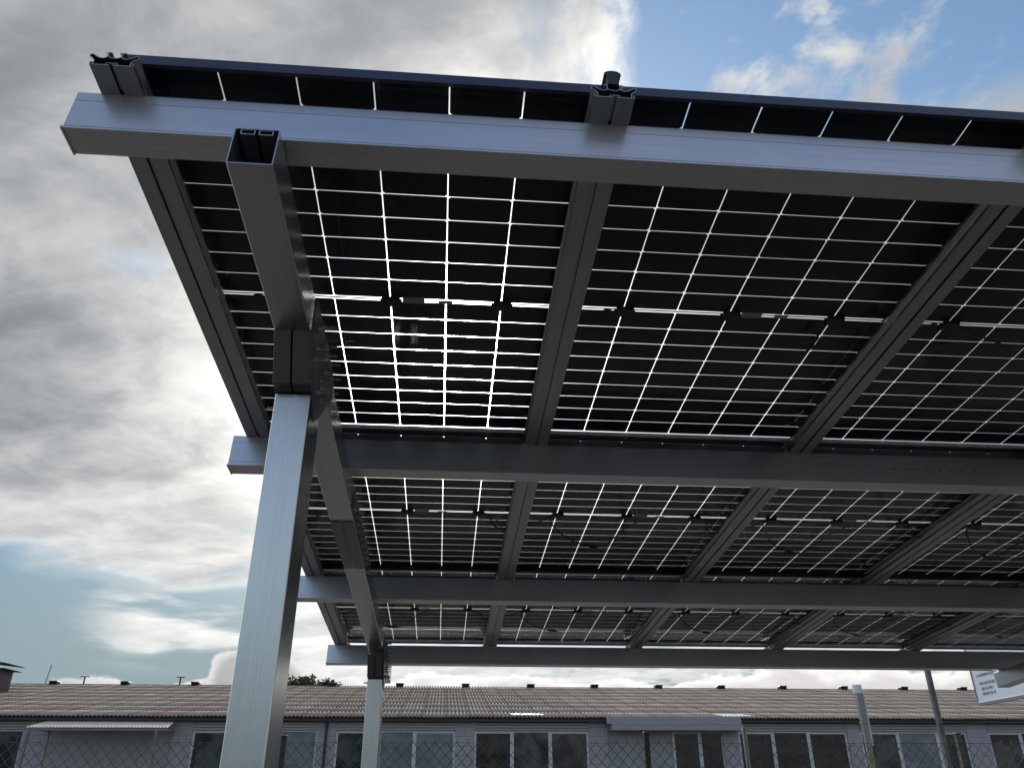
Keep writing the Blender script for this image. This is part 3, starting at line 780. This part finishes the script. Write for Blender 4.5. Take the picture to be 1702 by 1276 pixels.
# windows: frame grid, panes, roller-shutter box
def window(a, b_, mull, mats, door=False, shutter=True, zb=.97):
    yf = .06
    fr_ = MB(); fw = .055; zt = 3.17
    fr_.box(a, b_, yf, yf + .06, zt - fw, zt); fr_.box(a, b_, yf, yf + .06, zb, zb + fw)
    edges = [a] + mull + [b_]
    for i, e_ in enumerate(edges):
        x0_ = e_ if i == 0 else (e_ - fw if i == len(edges) - 1 else e_ - .055)
        x1_ = x0_ + (fw if i in (0, len(edges) - 1) else .11)
        fr_.box(x0_, x1_, yf - .002, yf + .058, zb + fw, zt - fw)
    w0 = fr_.build('window', PVCGREY, bld)
    for i in range(len(edges) - 1):
        p_ = MB(); x0_ = edges[i] + .05; x1_ = edges[i + 1] - .05
        if i % 2 == 0:
            g3 = MB(); g3.ring([(x0_ + .002, zb + fw + .002), (x1_ - .002, zb + fw + .002), (x1_ - .002, zt - fw - .002), (x0_ + .002, zt - fw - .002)],
                               [(x0_ + .04, zb + fw + .04), (x1_ - .04, zb + fw + .04), (x1_ - .04, zt - fw - .04), (x0_ + .04, zt - fw - .04)], yf + .006, yf + .05, 'y')
            g3.build('sash', PVCGREY, w0)
        p_.box(x0_, x1_, yf + .026, yf + .034, zb + fw, zt - fw); p_.build('pane', mats[i % len(mats)], w0)
    if shutter:
        s_ = MB(); s_.box(a + .002, b_ - .002, .07, .28, 3.18, 3.465)
        for zz in (3.185, 3.280, 3.375): s_.box(a + .002, b_ - .002, -.022, .055, zz, zz + .062)
        s_.build('shutter_box', SHUTTER, w0)
    sill = MB(); sill.box(a, b_, -.05, yf, .95, .97); sill.build('sill', PVCGREY, w0)
    return w0
G, G2, G3 = PANE, PANE2, PANE3
window(-29.2, -25.2, [-27.2], [G, G3]); window(-24.3, -20.2, [-22.3], [G2, G]); window(-19.4, -14.72, [-17.3], [G, G2])
window(-8.61, -3.97, [-6.3], [G2, G3]); window(-3.27, 1.31, [-1.6, -.28], [G2, G3, G3])
window(2.03, 6.52, [3.52, 4.98], [G, G2, G2]); window(12.53, 17.03, [13.97, 15.41], [G, G, G])
window(17.58, 22.09, [19.17, 20.82], [G2, G3, G]); window(22.99, 27.3, [24.41, 25.9], [G2, G, G3]); window(28.1, 32.6, [30.3], [G, G2]); window(33.4, 37.6, [35.5], [G, G3])
# wide pale sliding doors under the left awning
d_ = MB(); d_.box(-13.82, -9.36, .05, .09, 0, 3.2)
for x_ in (-12.05, -10.35): d_.box(x_ - .07, x_ + .07, .03, .05, 0, 3.2)
for zz in (.5, 1.1, 1.7, 2.3, 2.9): d_.box(-13.8, -9.4, .044, .05, zz, zz + .02)
dd = d_.build('sliding_door', BLIND, bld)
f_ = MB(); f_.box(-13.82, -9.36, .0, .3, 3.2, 3.46); f_.build('lintel', SHUTTER, bld)
# door bay under the right awning box
d_ = MB(); d_.box(7.26, 9.86, .08, .12, 0, 3.2); d_.build('panel_door', BLIND, bld)
w6 = window(9.86, 11.89, [10.98], [G, G], shutter=False)
l_ = MB(); l_.box(7.26, 11.89, .0, .3, 3.2, 3.46); l_.build('lintel', SHUTTER, bld)
# roller awning box
ab = MB(); ab.box(7.2, 12.50, -.62, -.04, 3.40, 3.66); ab.box(7.33, 12.55, -.66, -.10, 3.17, 3.40)
ab.box(7.19, 12.56, -.67, -.64, 3.39, 3.405)
o = ab.build('awning_box', AWNINGBOX, None, bevel=.01); o.location = (0, BY, 0)
tag(o, 'long pale blue-grey awning box on the workshop wall under the eave', 'awning box')
# left corrugated awning
aw = empty('corrugated_awning', (0, BY, 0)); tag(aw, 'small pinkish corrugated awning on thin posts over the workshop door', 'awning')
v_ = MB(); n_ = 260; vs = []
for i in range(n_):
    t_ = i / (n_ - 1); hh = .02 * math.cos(2 * math.pi * t_ * 42)
    vs.append((-13.85 + 4.56 * t_, -.03, 3.47 + hh)); vs.append((-14.05 + 4.96 * t_, -1.36, 3.19 + hh))
v_.add(vs, [(2 * i, 2 * i + 2, 2 * i + 3, 2 * i + 1) for i in range(n_ - 1)]); v_.build('corrugated_sheet', AWN, aw, smooth=True)
v_ = MB(); v_.box(-14.03, -9.12, -1.34, -1.28, 3.08, 3.15)
for x_ in (-13.9, -11.6, -9.3): v_.box(x_, x_ + .05, -1.28, -.01, 3.10, 3.16)
v_.build('awning_frame', AWNBROWN, aw)
for x_ in (-14.0, -9.55): v_ = MB(); v_.box(x_, x_ + .08, -1.34, -1.26, 0, 3.08); v_.build('post', AWNBROWN, aw)
# antenna
v_ = MB(); v_.cyl((-22.9, BY + 17.0, 0), (-22.1, BY + 17.0, 7.45), .05, .03, 8)
tag(v_.build('antenna_mast', GALV), 'thin pale mast leaning slightly behind the far left end of the roof', 'mast')

# ------------------------------------------------------------------ chain-link fence
FY = 5.6
fen = empty('chain_link_fence', (0, FY, 0)); tag(fen, 'wire chain-link fence with zigzag top in front of the workshop', 'fence')
mesh_ = MB(); W_ = .088; top = 1.845
def wire(p0, p1, r=.0028):
    mesh_.cyl(p0, p1, r, r, 3, cap=False)
xw0, xw1 = -5.0, 8.6; rows = 20
zc_ = top - rows * W_ * .5 * 1.08
k = 0; x_ = xw0
while x_ < xw1:
    jx = random.uniform(-.002, .002)
    prev = None
    for r_ in range(rows + 1):
        zz = top - r_ * W_ * .54
        xx = x_ + (W_ / 2 if r_ % 2 else 0) + jx; yy = .003 if r_ % 2 else -.003
        p = (xx, yy, zz)
        if prev: wire(prev, p)
        prev = p
    prev = None
    for r_ in range(rows + 1):
        zz = top - r_ * W_ * .54
        xx = x_ + (-W_ / 2 if r_ % 2 else 0) + W_ + jx * 0; yy = -.003 if r_ % 2 else .003
        p = (xx, yy, zz)
        if prev: wire(prev, p)
        prev = p
    wire((x_ - .006, 0, top + .022), (x_, 0, top), .0014); wire((x_ + .008, 0, top + .02), (x_, 0, top), .0014)
    x_ += W_
mesh_.build('wire_mesh', FENCEW, fen)
tw_ = MB(); tw_.cyl((xw0, -.004, top - .004), (xw1, -.004, top - .004), .0016, .0016, 6); tw_.cyl((xw0, -.004, .5), (xw1, -.004, .5), .0016, .0016, 6); tw_.build('tension_wire', FENCEW, fen)
for px_, zt_, mt in ((-3.3, 1.9, FPOST), (-.489, 1.895, GUTTER), (2.475, 1.925, GUTTER), (5.20, 1.925, FPOST), (7.9, 1.93, FPOST)):
    p_ = MB(); p_.box(px_ - .021, px_ + .021, .012, .054, 0, zt_ - .012); p_.box(px_ - .024, px_ + .024, .008, .058, zt_ - .012, zt_); p_.build('post', mt, fen, bevel=.003)
tp = MB(); tp.cyl((3.235, 4.4 + 1.0, 0), (3.235, 5.4, 1.93), .018, .018, 10); tp.cyl((3.235, 5.4, 1.93), (3.235, 5.4, 1.945), .022, .018, 10)
o = tp.build('thin_pipe_post', GALV); tag(o, 'thin bluish pipe standing at the fence below the pale awning box', 'pipe')

# ------------------------------------------------------------------ flue pipe
fl_ = empty('flue_pipe', (5.61, 8.0, 0)); tag(fl_, 'galvanised flue pipe with capped top and mossy lower end behind the fence', 'flue pipe')
p_ = MB(); p_.cyl((0, 0, 2.14), (0, 0, 2.49), .042, .042, 20); p_.build('upper_pipe', GALV, fl_, smooth=False)
p_ = MB(); p_.cyl((0, 0, 1.82), (0, 0, 2.14), .037, .037, 20); p_.cyl((0, 0, 2.12), (0, 0, 2.15), .048, .048, 20); p_.cyl((0, 0, 2.20), (0, 0, 2.215), .045, .045, 20); p_.build('lower_pipe', GALV, fl_)
p_ = MB(); p_.cyl((0, 0, 0), (0, 0, 1.82), .036, .036, 20); p_.build('mossy_pipe', GREENPIPE, fl_)
p_ = MB(); p_.cyl((-.005, 0, 2.455), (-.005, 0, 2.545), .050, .052, 20); p_.cyl((.045, 0, 2.44), (.052, 0, 2.50), .014, .014, 8); p_.build('pipe_cap', WHITE, fl_)
p_ = MB(); p_.box(.045, .062, -.01, .01, 1.9, 2.45); p_.build('mounting_strip', PVCGREY, fl_)

# square pole
po = MB(); po.box(-.029, .029, -.029, .029, 0, 2.955); po.box(-.031, .031, -.031, .031, 2.955, 2.965)
o = po.build('square_pole', FPOST, bevel=.004); o.location = (7.13, 9.0, 0)
tag(o, 'tall weathered square pole behind the fence, right of the flue pipe', 'pole')

# ------------------------------------------------------------------ sign
az_ = math.radians(9.27)
sg_ = empty('sign_board', (7.741, 9.0, 0)); sg_.rotation_euler = (0, 0, math.radians(-90) - az_)
tag(sg_, 'pale blue sign board with dark edge and phone numbers, partly hidden by the canopy', 'sign')
# local: +x runs along the board towards the camera, local -y faces left
LB, ZB, ZT = 2.6, 2.413, 3.62
b_ = MB(); b_.box(.02, LB - .02, -.02, .012, ZB + .02, ZT - .02); b_.build('face_panel', SIGNBLUE, sg_)
b_ = MB(); b_.box(0, LB, -.026, .02, ZB - .012, ZB + .02); b_.box(0, LB, -.026, .02, ZT - .02, ZT); b_.box(0, .022, -.026, .02, ZB + .02, ZT - .02); b_.box(LB - .022, LB, -.026, .02, ZB + .02, ZT - .02); b_.build('border', SIGNBORDER, sg_)
b_ = MB(); b_.box(.022, LB - .022, -.0275, -.02, ZB + .021, ZB + .030); b_.build('light_edge', WHITE, sg_)
for xx in (1.9, 2.3):
    p_ = MB(); p_.box(xx, xx + .06, .02, .08, 0, ZT - .1); p_.build('leg', GALV, sg_)
def text(s_, size, x_, z_, m_, parent, name='lettering', sx=1.0):
    cu = bpy.data.curves.new('txt', 'FONT'); cu.body = s_; cu.size = size; cu.extrude = .0008
    ob = bpy.data.objects.new('txt', cu); C.objects.link(ob)
    bpy.context.view_layer.update()
    me = bpy.data.meshes.new_from_object(ob.evaluated_get(bpy.context.evaluated_depsgraph_get()))
    bpy.data.objects.remove(ob)
    o_ = bpy.data.objects.new(name, me); C.objects.link(o_); me.materials.clear(); me.materials.append(m_)
    o_.parent = parent; o_.location = (x_, -.0212, z_); o_.rotation_euler = (math.radians(90), 0, 0); o_.scale = (sx, 1, 1)
    return o_
text('N', .050, .14, 2.733, INKRED, sg_)
text('ALUMINIUM DACH', .050, .20, 2.733, INK, sg_, sx=1.0)
text('WELCOM SOLARU', .050, .17, 2.635, INK, sg_, sx=1.0)
text('030-534 702 5', .050, .20, 2.572, INK, sg_, sx=1.1)
text('050-659 366 45', .050, .20, 2.512, INK, sg_, sx=1.1)

# ------------------------------------------------------------------ trees beyond the ridge
def tree(name, loc, h, rad, seed, label):
    r0 = random.Random(seed); root = empty(name, loc)
    t_ = MB(); t_.cyl((0, 0, 0), (.05, 0, h * .45), .22, .15, 10); limbs = []
    for i in range(9):
        a = r0.uniform(0, 6.28); e_ = (math.cos(a) * rad * r0.uniform(.4, .8), math.sin(a) * rad * r0.uniform(.4, .8), h * r0.uniform(.6, .92))
        limbs.append(e_); t_.cyl((.05, 0, h * r0.uniform(.3, .45)), e_, .09, .03, 6)
    t_.build('trunk', BARK, root)
    l_ = MB()
    clumps = [(r0.gauss(0, rad * .45), r0.gauss(0, rad * .45), h * .68 + r0.uniform(-1, 1) * h * .24) for _ in range(60)] + limbs
    for c_ in clumps:
        cr = r0.uniform(.35, .75)
        for _ in range(110):
            p = Vector((r0.gauss(0, 1), r0.gauss(0, 1), r0.gauss(0, .8))).normalized() * cr * r0.uniform(.3, 1.0) + Vector(c_)
            if p.z > h: p.z = h - r0.random() * .4
            u = Vector((r0.gauss(0, 1), r0.gauss(0, 1), r0.gauss(0, 1))).normalized(); w2 = u.orthogonal().normalized(); s_ = r0.uniform(.10, .20)
            l_.add([p - u * s_, p + w2 * s_ * .5, p + u * s_, p - w2 * s_ * .5], [(0, 1, 2, 3)])
    l_.build('crown', LEAF, root); tag(root, label, 'tree', 'trees beyond the workshop roof')
tree('broadleaf_tree', (-9.75, 60, 0), 8.42, 1.2, 5, 'rounded dark green tree showing above the ridge right of the front column')
tree('broadleaf_tree', (-7.8, 62, 0), 8.42, .8, 8, 'sparse smaller tree above the ridge, nearer the rear column')
tree('broadleaf_tree', (-11.9, 61, 0), 8.1, 1.0, 9, 'low dark tree mostly hidden behind the front column at the ridge')
